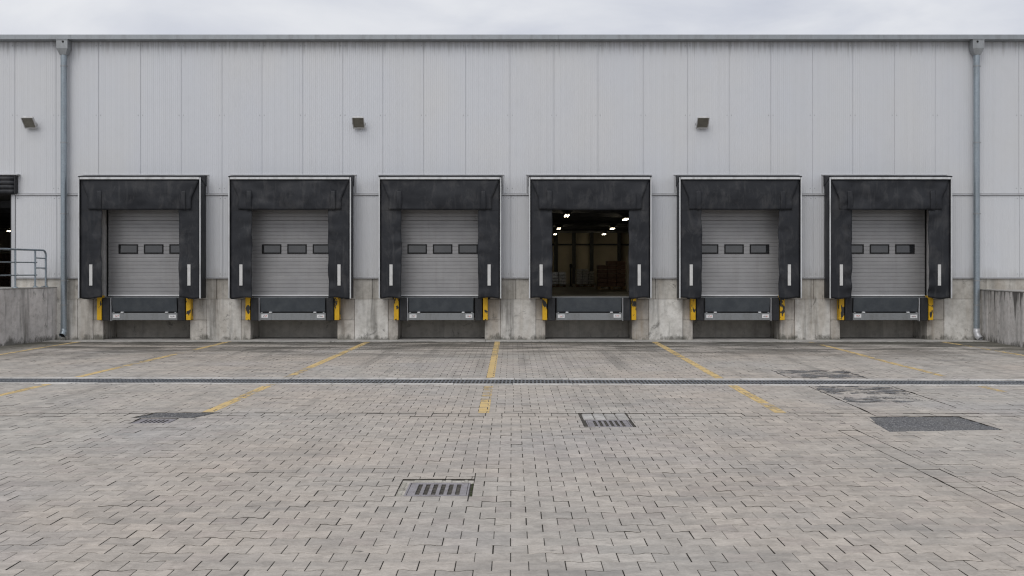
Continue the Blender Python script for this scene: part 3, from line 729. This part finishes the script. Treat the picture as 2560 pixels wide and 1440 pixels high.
# hall inside
mb = MB(); mb.box(-23.9, 16.4, 1.1, 25.8, 1.0, 1.12)
for i, xc in enumerate(XC): mb.box(xc-OH, xc+OH, .30, 1.1, 1.02, 1.119)
mb.box(-23.9, -12.6, .0, 1.1, 1.0, 1.12)
obj('hall_floor', mb, M['hall_floor'], B)
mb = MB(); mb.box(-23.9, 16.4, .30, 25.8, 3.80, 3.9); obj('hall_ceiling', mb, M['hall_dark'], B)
mb = MB(); mb.box(-23.9, 16.4, 23.9, 24.1, 1.12, 3.8); obj('hall_back_wall', mb, M['hall_wall'], B)
for k in range(9):
    mb = MB(); yb = 2.6 + k*2.5; mb.box(-23.9, 16.4, yb, yb+.16, 3.60, 3.80); obj('ceiling_beam', mb, M['column'], B)
def at_hall(px, Y): return (px - 1280) * Y / F
mb = MB(); mb.box(-23.9, 16.4, 23.80, 23.9, 3.02, 3.10); obj('wall_rail', mb, M['column'], B)
for px in (1340, 1390, 1435, 1479, 1548, 1600):
    X = at_hall(px, 50.0); mb = MB(); mb.box(X-.09, X+.09, 23.65, 23.79, 1.12, 3.8); obj('column', mb, M['column'], B)
for X in (-15.9, -14.6, -10, -6, -2, 8, 12):
    mb = MB(); mb.box(X-.09, X+.09, 23.65, 23.79, 1.12, 3.8); obj('column', mb, M['column'], B)

# ================================================================== docks
def make_shelter(i, label):
    t = thing('dock_shelter', label, 'dock shelter', (XC[i], YW, 0), group='black dock shelters')
    rg = random.Random(40+i); sd_ = i*13.7
    def wr(x, z, a): return a * (mnoise.noise(Vector((x*2.1+sd_, z*1.5, sd_))) + .5*mnoise.noise(Vector((x*5+sd_, z*3.2, 4+sd_))))
    FR = -.50; CU = -.445; WF = (1.0, 2.1, 1.1, 1.2, .8, 2.4)[i]
    # side skins and roof
    for s_ in (-1, 1):
        mb = MB(); mb.grid(4, 14, lambda u, v: (s_*(1.548 + .012*math.sin(u*3.1)) + wr(u, v*3, .004), -.006 + (FR+.02)*u, 1.10 + 3.09*v)); obj('side_skin', mb, M['tarp'], t, thick=.01)
        mb = MB(); zb = 1.095; mb.box(s_*1.536 if s_ > 0 else -1.566, 1.566 if s_ > 0 else -1.536, FR-.012, FR+.03, zb, 4.192, 0, .006); obj('edge_trim', mb, M['white'], t)
        # gusset at the upper corner
        mb = MB(); pts = [(-.01, 4.285), (FR+.02, 4.225), (FR+.06, 4.16), (-.25, 4.07), (-.10, 4.02), (-.01, 4.0)]
        V = [(s_*1.572, y_, z) for y_, z in pts] + [(s_*1.562, y_, z) for y_, z in pts]; n = len(pts)
        mb.add(V, [tuple(range(n)), tuple(range(n, 2*n))[::-1]] + [(q, (q+1) % n, n+(q+1) % n, n+q) for q in range(n)]); obj('corner_gusset', mb, M['tarp'], t)
        # wall flashing down the side
        mb = MB(); xf = 1.615*s_; mb.box(xf-.014, xf+.014, -.03, -.002, 3.80, 4.275, 0, .004); obj('wall_flashing', mb, M['trim'], t)
        # curtain
        ix = .985 + rg.uniform(-.015, .015); ox = 1.525
        def cur(u, v, s_=s_, ix=ix, ox=ox):
            z = 1.10 + 3.03*v; x = ox + (ix - ox)*u
            x += u*(wr(7, z, .012) + .006*math.sin(z*9+sd_))
            free = u*u
            y_ = CU + free*wr(x*s_, z*2.2, .034) + .010*WF*(u**.5)*mnoise.noise(Vector((x*6+u*2, z*3.4, sd_+s_))) + .05*free*max(0, .25-v)*2 - .012*math.exp(-((v-.25)/.05)**2)*free
            y_ += .030*free*math.sin(z*17 + sd_)*mnoise.noise(Vector((z*1.3, sd_, s_*3.)))
            z2 = z - (1-v)**8 * .02*math.sin(u*5+sd_)
            return (s_*x, y_, z2)
        mb = MB(); mb.grid(12, 60, cur); obj('side_curtain', mb, M['tarp'], t, thick=.006)
        mb = MB(); mb.box(min(s_*.99, s_*1.52), max(s_*.99, s_*1.52), CU-.008, CU-.004, 3.352, 3.362); obj('curtain_seam', mb, M['rubber'], t)
        # white reflector
        xs_ = 1.525 - .27; mb = MB(); mb.box(s_*xs_-.040, s_*xs_+.040, CU-.022, CU-.014, 1.425, 1.965, 0, .002)
        obj('reflector_strip', mb, M['refl'], t)
    # header curtain
    def hw(z): return 1.522 - (4.137 - z)/(4.137 - 3.65)*.207 if z > 3.65 else 1.315
    def head(u, v):
        z = 3.372 + (4.140-3.372)*v; h = hw(z); x = (2*u-1)*h
        sag = .016*(1-(2*u-1)**2)*(1-v)
        fr = (1-v)
        y_ = CU - .016 - .035*math.sin(v*math.pi)**1 * (1-.5*abs(2*u-1)) + math.sin(min(v*1.3, 1)*1.5708)*wr(x*.8, z*1.3+3, .030*WF)*(1-v)**.3 + fr*wr(x, z*2, .022*WF) - .010*fr
        y_ -= .014*fr*abs(2*u-1)**6
        return (x, y_, z - sag + .006*fr*mnoise.noise(Vector((x*1.4, sd_, 0))))
    mb = MB(); mb.grid(48, 16, head); obj('header_curtain', mb, M['tarp'], t, thick=.006)
    for s_ in (-1, 1):
        x0 = (.985 if s_ < 0 else 1.03) + rg.uniform(-.02, .02); til = rg.uniform(.0, .03)
        def flap(u, v, s_=s_, x0=x0, til=til):
            z = 3.362 + .50*v; x = x0 + .135*u
            return (s_*x, CU - .034 - .030*math.sin(v*3)+ (1-v)*(wr(x, z, .012) - til*u), z)
        mb = MB(); mb.grid(4, 10, flap); obj('header_flap', mb, M['tarp'], t, thick=.005)
    mb = MB(); mb.box(-1.526, 1.526, FR-.014, FR+.025, 4.140, 4.196, 0, .004); obj('top_trim', mb, M['white'], t)
    mb = MB()
    def roof(u, v): 
        x = -1.568 + 3.136*u; y_ = -.005 + (FR-.012)*v
        return (x, y_, 4.288 - .070*v - (.012 if v > .95 else 0) + .006*mnoise.noise(Vector((x*1.6, v*2, sd_))))
    mb.grid(30, 5, roof); obj('roof_sheet', mb, M['tarp'], t, thick=.010)
    mb = MB(); mb.box(-1.635, 1.635, -.036, -.002, 4.282, 4.312, 0, .004); obj('wall_flashing', mb, M['trim'], t)
    return t

def door_profile(z0, h):
    pr = [(.045, z0), (.008, z0), (.003, z0+.006)]
    n = 5; st = h/n
    for k in range(n):
        zc = z0 + k*st
        if k: pr += [(.0, zc-.010), (.009, zc-.004), (.009, zc+.004), (.0, zc+.010)]
        else: pr += [(0, zc+.012)]
    pr += [(0, z0+h-.012), (.003, z0+h-.006), (.008, z0+h-.001), (.045, z0+h-.001)]
    return pr
DOFF = [.12, .04, .02, 0, -.015, -.04]
def make_door(i, label):
    t = thing('sectional_door', label, 'door', (XC[i]+DOFF[i], YW+.20, 0), group='closed grey sectional doors')
    for k in range(5):
        pr = door_profile(1.165 + k*.49, .49); n = len(pr); mb = MB()
        V = [(-1.19, y_, z) for y_, z in pr] + [(1.19, y_, z) for y_, z in pr]
        mb.add(V, [(q, (q+1) % n, n+(q+1) % n, n+q) for q in range(n)] + [tuple(range(n)), tuple(range(n, 2*n))[::-1]])
        sec = obj('door_section', mb, M['door'], t)
        if k == 2:
            for xw in (-.667, 0, .667):
                hw_, z0, z1 = .256, 2.248, 2.498; mb = MB(); b = .034
                mb.box(xw-hw_, xw+hw_, -.016, -.0005, z0, z0+b, 0, .005); mb.box(xw-hw_, xw+hw_, -.016, -.0005, z1-b, z1, 0, .005)
                mb.box(xw-hw_, xw-hw_+b, -.016, -.0005, z0+b, z1-b, 0, .005); mb.box(xw+hw_-b, xw+hw_, -.016, -.0005, z0+b, z1-b, 0, .005)
                obj('window_frame', mb, M['frame'], sec)
                mb = MB(); mb.box(xw-hw_+b, xw+hw_-b, -.006, -.001, z0+b, z1-b); obj('window_pane', mb, M['glass'], sec)
    mb = MB(); mb.box(-1.19, 1.19, -.016, .04, 1.146, 1.170, 0, .003); obj('bottom_rail', mb, M['rail'], t)
    mb = MB(); mb.box(-1.19, 1.19, .0, .035, 1.126, 1.149); obj('bottom_seal', mb, M['rubber'], t)
    return t
def make_jamb(i):
    for s_ in (-1, 1):
        mb = MB(); mb.box(min(s_*1.194, s_*1.222), max(s_*1.194, s_*1.222), .185, .34, 1.125, 3.8); obj('door_jamb', mb, M['frame'], B, (XC[i]+DOFF[i], 0, 0))
        mb = MB(); mb.box(min(s_*1.224, s_*1.42), max(s_*1.224, s_*1.42), -.008, .17, 1.125, 3.81, 0, .004); obj('door_jamb', mb, M['jamb'], B, (XC[i]+DOFF[i], 0, 0))

def make_leveller(i, label):
    t = thing('dock_leveller', label, 'dock leveller', (XC[i], YW, 0), group='dock levellers under the doors')
    rg = random.Random(90+i); off = rg.uniform(-.012, .012)
    mb = MB(); mb.box(-1.10, 1.10, -.015, .30, 1.106, 1.124, 0, .003); obj('edge_angle', mb, M['galvd'], t)
    mb = MB(); V = [(-.838, -.165, 1.104), (.838, -.165, 1.104), (.832, -.105, .745), (-.832, -.105, .745), (-.838, -.125, 1.104), (.838, -.125, 1.104), (.832, -.065, .745), (-.832, -.065, .745)]
    mb.add(V, [(0,1,2,3),(7,6,5,4),(0,4,5,1),(1,5,6,2),(2,6,7,3),(3,7,4,0)]); obj('lip_plate', mb, M['checker'], t)
    mb = MB(); mb.box(-.86, .86, -.05, .0, .72, 1.10); obj('back_plate', mb, M['dark_steel'], t)
    mb = MB(); mb.box(-.855, .855, -.14, -.055, .525, .708, 0, .004)
    for s_ in (-1, 1): mb.box(s_*.60-.05, s_*.60+.05, -.1455, -.13, .527, .706, 0, .002)
    beam = obj('front_beam', mb, M['beam'], t)
    for s_ in (-1, 1):
        mb = MB(); mb.box(s_*.575-.035, s_*.575+.035, -.165, -.10, .706, .742, 0, .004); obj('lip_bracket', mb, M['white'], t)
        mb = MB(); mb.tube([(s_*.80-.02, -.13, .722), (s_*.80+.02, -.13, .722)], .012, 10); obj('hinge_pin', mb, M['galvd'], t)
        mb = MB(); w_ = rg.uniform(.082, .098); zc = .625 + rg.uniform(-.008, .008); xs_ = s_*.725
        mb.box(xs_-w_, xs_+w_, -.1475, -.1405, zc-.045, zc+.045, 0, .002)
        if s_ < 0:
            for q in range(5):
                x0 = xs_ - .035 + q*.020; zz = zc + rg.uniform(-.006, .012); mb.box(x0, x0+rg.uniform(.010, .019), -.1482, -.1474, zz-.010, zz+.012, 1 if rg.random() < .55 else 2)
            mb.box(xs_-.04, xs_+.05, -.1482, -.1474, zc-.028, zc-.023, 2)
        else:
            for q in range(6):
                x0 = xs_ - .055 + q*.019; zz = zc + rg.uniform(-.008, .008); mb.box(x0, x0+rg.uniform(.008, .015), -.1482, -.1474, zz-.016, zz+.014, 1 if rg.random() < .25 else 2)
        obj('sticker', mb, [M['sticker'], M['red'], M['ink']], t)
    mb = MB(); sd2 = 1 if XC[i] > 0 else -1
    mb.box(min(sd2*.862, sd2*.880), max(sd2*.862, sd2*.880), -.15, .0, .50, 1.10, 0, .003); obj('side_angle', mb, M['trim'], t)
    return t
def make_bumper(i, s_, label):
    t = thing('dock_bumper', label, 'bumper', (XC[i], YW, 0), group='dock bumpers with yellow guards')
    a, b = .885, 1.068
    mb = MB(); mb.box(min(s_*a, s_*b), max(s_*a, s_*b), -.20, .01, .515, 1.105, 0, .008); blk = obj('rubber_block', mb, M['rubber'], t)
    xm = s_*(a+b)/2
    for zz in (.60, .80, 1.0):
        mb = MB(); mb.tube([(xm, -.204, zz), (xm, -.196, zz)], .014, 10); obj('bolt', mb, M['dark_steel'], blk)
    mb = MB(); a, b = 1.092, 1.212
    mb.box(min(s_*a, s_*b), max(s_*a, s_*b), -.19, -.176, .530, 1.16, 0, .004)          # front leg of the angle
    mb.box(min(s_*(b-.014), s_*b), max(s_*(b-.014), s_*b), -.176, .02, .530, 1.16, 0, .004)
    mb.box(min(s_*a, s_*(a+.014)), max(s_*a, s_*(a+.014)), -.176, .02, .530, 1.16, 0, .004)
    mb.box(min(s_*a, s_*b), max(s_*a, s_*b), -.176, .02, .527, .541)
    obj('yellow_guard', mb, M['guard'], t)
    return t
DOCKTXT = ['leftmost dock', 'second dock from the left', 'third dock from the left', 'dock with the open door', 'dock right of the open one', 'rightmost dock']
for i in range(6):
    make_shelter(i, f'black curtain shelter with white edge trim round the {DOCKTXT[i]}')
    make_jamb(i)
    if i != 3: make_door(i, f'closed grey ribbed door with three small windows, {DOCKTXT[i]}')
    make_leveller(i, f'dark checkered lip and galvanised beam of the {DOCKTXT[i]}')
    for s_, nm in ((-1, 'left'), (1, 'right')):
        make_bumper(i, s_, f'black bumper with chipped yellow guard, {nm} of the {DOCKTXT[i]}')
# raised door leaf of the open dock (rolled up under the ceiling)
# ================================================================== far left drive-in door
t = thing('drive_in_curtain', 'ribbed dark curtain roll over the dark doorway at the left edge', 'curtain', (0, YW, 0))
for k in range(4):
    mb = MB(); z0 = 3.80 + k*.115
    def slat(u, v, z0=z0):
        x = -16.0 + 3.135*u; z = z0 + .117*v
        return (x, -.10 - .035*math.sin(v*math.pi) + .012*mnoise.noise(Vector((x*2, z0*9, 1))), z + .012*mnoise.noise(Vector((x*3, z0*5, 5))))
    mb.grid(24, 6, slat); obj('curtain_slat', mb, M['tarp'], t, thick=.008)
mb = MB(); mb.box(-12.885, -12.865, -.16, 0, 3.80, 4.27); obj('end_plate', mb, M['rubber'], t)
mb = MB(); mb.box(-16.0, -12.80, -.15, -.004, 4.285, 4.315, 0, .004); obj('flashing', mb, M['trim'], t)
mb = MB(); mb.box(-13.03, -12.935, -.02, .06, 1.36, 3.79, 0, .004); obj('door_trim', mb, M['trim'], B)
mb = MB(); mb.box(-13.06, -13.032, .0, .3, 1.36, 3.79); obj('door_jamb', mb, M['dark_steel'], B)

# ================================================================== ramp walls
def ramp_wall(label, cx, ang, side, zt, cuts, mat):
    t = thing('ramp_wall', label, 'retaining wall', (cx, YW, 0), (0, 0, R(ang)), 'concrete ramp walls')
    prev = 0.0
    for c in cuts:
        mb = MB(); mb.box(min(0, side*.30), max(0, side*.30), -c+.004, -prev-.004 + (.25 if prev == 0 else 0), -.06, zt-.03, 0, .008); obj('wall_slab', mb, mat, t); prev = c
    mb = MB(); mb.box(min(side*.02, side*.28), max(side*.02, side*.28), -cuts[-1], .2, 0, zt-.04); obj('joint_fill', mb, M['black'], t)
    mb = MB(); mb.box(min(-side*.008, side*.30), max(-side*.008, side*.30), -cuts[-1], .25, zt-.03, zt, 0, .006); obj('capping', mb, M['apron'], t)
    mb = MB(); mb.box(min(side*.30, side*5.5), max(side*.30, side*5.5), -cuts[-1], .3, -.06, zt-.012); obj('platform', mb, M['apron'], t)
    return t
ramp_wall('stained concrete ramp wall with a handrail at the left edge', -11.86, -10.5, -1, 1.385, [.42, 1.72, 3.2, 5.5], M['retain'])
ramp_wall('concrete ramp wall with black runs at the right edge', 12.20, -3.9, 1, 1.325, [.45, 1.05, 1.75, 2.55, 4.0], M['retain2'])

# handrail on the left ramp
hr = thing('handrail', 'galvanised tubular handrail on the left ramp wall', 'handrail', (-11.86, YW, 1.385), (0, 0, R(-10.5)))
HX = -.10
def rail(pts, r, name): 
    mb = MB(); mb.tube(pts, r, 10); return obj(name, mb, M['galv'], hr)
posts = [.30, .72, 1.48, 3.0, 4.5]
for k, pz in enumerate(posts[1:]):
    rail([(HX, -pz, 0), (HX, -pz, .93)], .024, 'post')
    mb = MB(); mb.tube([(HX, -pz, 0), (HX, -pz, .012), (HX, -pz, .035)], [.07, .062, .026], 12); obj('base_flange', mb, M['galv'], hr)
pts = [(HX, -5.2, .955), (HX, -.42, .945)]
for k in range(1, 7):
    a = k/6*math.pi/2; pts.append((HX, -.42 + .12*math.sin(a), .945 - .12*(1-math.cos(a))))
pts.append((HX, -.30, 0)); rail(pts, .025, 'top_rail')
mb = MB(); mb.tube([(HX, -.30, 0), (HX, -.30, .012), (HX, -.30, .035)], [.07, .062, .026], 12); obj('base_flange', mb, M['galv'], hr)
rail([(HX, -5.2, .63), (HX, -.66, .63)], .016, 'middle_rail'); rail([(HX, -5.2, .31), (HX, -.66, .31)], .016, 'middle_rail')
rail([(HX, -.72, .745), (HX, -.30, .735)], .017, 'rung'); rail([(HX, -.72, .49), (HX, -.30, .49)], .017, 'rung')
mb = MB(); mb.box(HX-.012, HX+.012, -.42, -.30, .455, .467, 0, .003); mb.box(HX-.03, HX+.03, -.45, -.26, .0, .03, 0, .006); obj('bracket', mb, M['galvd'], hr)

# ================================================================== downpipes
def downpipe(X, label, side, shoe):
    t = thing('downpipe', label, 'downpipe', (X, YW-.15, 0), group='galvanised downpipes on the facade')
    mb = MB(); mb.tube([(0, 0, 7.42), (0, 0, .30)], .076, 20)
    obj('pipe', mb, M['galv'], t)
    # hopper
    mb = MB(); a, d = .145, .12; zt, zm, zb = 7.765, 7.545, 7.385
    ring = lambda a_, d_, z: [(-a_, -d_, z), (a_, -d_, z), (a_, d_, z), (-a_, d_, z)]
    V = ring(a, d, zt) + ring(a, d, zm) + ring(.078, .075, zb)
    mb.add(V, [(i, (i+1) % 4, 4+(i+1) % 4, 4+i) for i in range(4)] + [(4+i, 4+(i+1) % 4, 8+(i+1) % 4, 8+i) for i in range(4)] + [(3,2,1,0), (8,9,10,11)])
    hp = obj('hopper', mb, M['galvd'], t)
    mb = MB(); mb.box(-a-.006, a+.006, -d-.006, d+.006, zt-.018, zt-.002, 0, .003); obj('hopper_rim', mb, M['galvd'], hp)
    mb = MB(); mb.tube([(-side*.03, -d-.004, 7.71), (-side*.03, -d+.01, 7.71)], .028, 12); obj('overflow_hole', mb, M['black'], hp)
    for zz in (7.10, 5.12, 3.28, 1.55, .92):
        mb = MB(); mb.tube([(0, 0, zz-.016), (0, 0, zz+.016)], .083, 20); mb.box(-.012, .012, .07, .16, zz-.012, zz+.012); mb.box(.075, .115, -.006, .006, zz-.014, zz+.014)
        obj('pipe_clamp', mb, M['galvd'], t)
    for zz in (7.30, 2.15, .42):
        mb = MB(); mb.tube([(0, 0, zz-.03), (0, 0, zz+.03)], .0795, 20); obj('pipe_collar', mb, M['galv'], t)
    mb = MB()
    if shoe:
        mb.tube([(0, 0, .31), (0, 0, .20), (.015, -.04, .11), (.05, -.12, .045)], [.080, .080, .080, .075], 18, caps=False); obj('shoe', mb, M['trim'], t, thick=.004)
    else:
        mb.tube([(0, 0, .31), (0, 0, .24), (-.004, -.03, .17), (-.012, -.085, .125)], [.078, .080, .082, .080], 18, caps=False); obj('shoe', mb, M['galv'], t, thick=.004)
        mb = MB(); mb.tube([(-.008, -.05, .147), (-.010, -.06, .141)], .072, 16); obj('shoe_bore', mb, M['black'], t)
        mb = MB(); mb.box(-.06, .06, -.07, .10, -.02, .09, 0, .01); obj('foot_block', mb, M['plinth'], t)
    return t
downpipe((159.5-1280)/F*(YW-.15), 'galvanised downpipe with hopper beside the left ramp wall', -1, False)
downpipe((2441.5-1280)/F*(YW-.15), 'galvanised downpipe with hopper beside the right ramp wall', 1, True)

# ================================================================== floodlights
def floodlight(px, label):
    X = (px-1280)/F*(YW-.2); t = thing('floodlight', label, 'floodlight', (X, YW, 5.625), group='floodlights on the facade')
    hd = bpy.data.objects.new('lamp_head', None)
    tilt = R(-43)
    def tr(mb_):
        out = []
        for x, y_, z in mb_.v:
            c, s_ = math.cos(tilt), math.sin(tilt); out.append((x, y_*c + z*s_ - .20, -y_*s_ + z*c))
        mb_.v = out; return mb_
    W_, H_ = .158, .172
    mb = MB(); mb.box(-W_+.012, W_-.012, .012, .10, -H_+.012, H_-.012, 0, .025); body = obj('lamp_body', tr(mb), M['lampgrey'], t)
    mb = MB(); b = .022
    mb.box(-W_, W_, -.012, .012, -H_, -H_+b, 0, .004); mb.box(-W_, W_, -.012, .012, H_-b, H_, 0, .004); mb.box(-W_, -W_+b, -.012, .012, -H_+b, H_-b, 0, .004); mb.box(W_-b, W_, -.012, .012, -H_+b, H_-b, 0, .004)
    obj('rim', tr(mb), M['lampgrey'], body)
    mb = MB(); mb.box(-W_+b, W_-b, .002, .0115, -H_+b, H_-b); obj('glass', tr(mb), M['lightglass'], body)
    mb = MB(); mb.tube([(-W_-.012, -.16, .02), (-W_-.012, -.08, -.03), (-W_+.04, -.03, -.09), (W_-.04, -.03, -.09), (W_+.012, -.08, -.03), (W_+.012, -.16, .02)], .009, 6); obj('yoke', mb, M['lampgrey'], t)
    mb = MB(); mb.box(-.05, .05, -.03, -.001, -.14, -.04, 0, .004); obj('wall_plate', mb, M['lampgrey'], t)
    return t
floodlight(72, 'square floodlight left of the left downpipe')
floodlight(896, 'square floodlight above the gap between second and third dock')
floodlight(1757, 'square floodlight above the dock right of the open one')

# ================================================================== inside the hall
def hall_lamp(X, Y, label):
    t = thing('hall_lamp', label, 'lamp', (X, Y, 3.50), group='lit tube lamps inside the hall')
    mb = MB(); mb.box(-.08, .08, -.45, .45, .035, .09, 0, .01); obj('housing', mb, M['dark_steel'], t)
    for s_ in (-1, 1):
        mb = MB(); mb.tube([(s_*.042, -.42, .0), (s_*.042, .42, .0)], .016, 8); obj('tube', mb, M['tube'], t)
    for yy in (-.4, .4):
        mb = MB(); mb.tube([(0, yy, .09), (0, yy, .30)], .006, 6); obj('hanger', mb, M['dark_steel'], t)
LP = [(1417, 132, 'nearest lit lamp of the left row inside the open dock'), (1397, 100, 'middle lit lamp of the left row inside the open dock'), (1388, 86, 'farthest lit lamp of the left row inside the open dock'),
      (1564, 123, 'nearest lit lamp of the right row inside the open dock'), (1531, 100, 'middle lit lamp of the right row inside the open dock'), (1510, 86, 'farthest lit lamp of the right row inside the open dock')]
for px, dy_, lb in LP:
    Y = (3.50-EYE)*F/dy_; hall_lamp((px-1280)*Y/F, Y, lb)
for X, Y, lb in ((1.66, 27.35, 'added unseen lamp, left side, just behind the open dock header'), (3.66, 27.35, 'added unseen lamp, right side, just behind the open dock header'),  # extra lamps out of view, added to brighten the hall and its goods
                 (-.9, 34.0, 'added unseen lamp left of the open dock view, nearest'), (-.9, 42.0, 'added unseen lamp left of the open dock view, farther'),
                 (6.6, 34.0, 'added unseen lamp right of the open dock view, nearest'), (6.6, 42.0, 'added unseen lamp right of the open dock view, farther')): hall_lamp(X, Y, lb)
hall_lamp(-22.0, 44.5, 'lit lamp deep inside the doorway at the left edge')

def load(X, Y, wd, ht, rows, cols, mat, label, name='pallet_load', seed=0):
    rg = random.Random(seed); t = thing(name, label, 'pallet load', (X, Y, 1.12), group='pallet loads inside the hall')
    mb = MB()
    for k in range(3): mb.box(-wd/2, wd/2, -.35 + k*.29, -.27 + k*.29, .0, .02); mb.box(-wd/2 + k*(wd-.1)/2, -wd/2 + .1 + k*(wd-.1)/2, -.35, .35, .02, .085)
    mb.box(-wd/2, wd/2, -.36, .36, .087, .105); obj('pallet', mb, M['wood'], t)
    rh = (ht-.105)/rows; cw = wd/cols
    for r_ in range(rows):
        for c in range(cols):
            if r_ == rows-1 and rg.random() < .3: continue
            mb = MB(); x0 = -wd/2 + c*cw; j = rg.uniform(-.02, .02)
            mb.box(x0+.006, x0+cw-.006, -.36+j, .34+j, .107 + r_*rh, .107 + (r_+1)*rh - .010, 0, .012); obj('carton', mb, mat, t)
    return t
load(at_hall(1395, 41), 41.0, .62, .74, 5, 2, M['box_a'], 'wrapped goods on a pallet at the left inside the open dock', seed=1)
load(at_hall(1462, 41), 41.0, .72, .74, 6, 3, M['box_a'], 'wrapped goods on a pallet in the middle of the open dock', seed=2)
load(at_hall(1527, 36.2), 36.2, .98, 1.02, 6, 3, M['box_b'], 'tall brown crates on a pallet inside the open dock', seed=3)
load(-18.9, 38.0, 1.2, 1.3, 5, 2, M['box_b'], 'goods behind the doorway at the left edge', seed=4)
mb = MB(); X = at_hall(1427, 42); mb.box(X-.035, X+.035, 41.97, 42.03, 1.12, 1.90, 0, .005); mb.box(X-.05, X+.05, 41.94, 42.06, 1.90, 2.06, 0, .01); mb.box(X-.1, X+.1, 41.9, 42.1, 1.12, 1.15, 0, .005)
tag(obj('control_post', mb, M['dark_steel']), 'dark control post between the wrapped goods inside the open dock', 'post')
mb = MB(); X = at_hall(1570, 33); mb.box(X-.05, X+.30, 32.9, 33.0, 1.12, 2.24, 0, .005); mb.box(X-.05, X+.30, 32.88, 32.90, 1.62, 1.68, 0, .003)
tag(obj('leaning_panel', mb, M['hall_wall']), 'pale upright panel at the right side inside the open dock', 'panel')
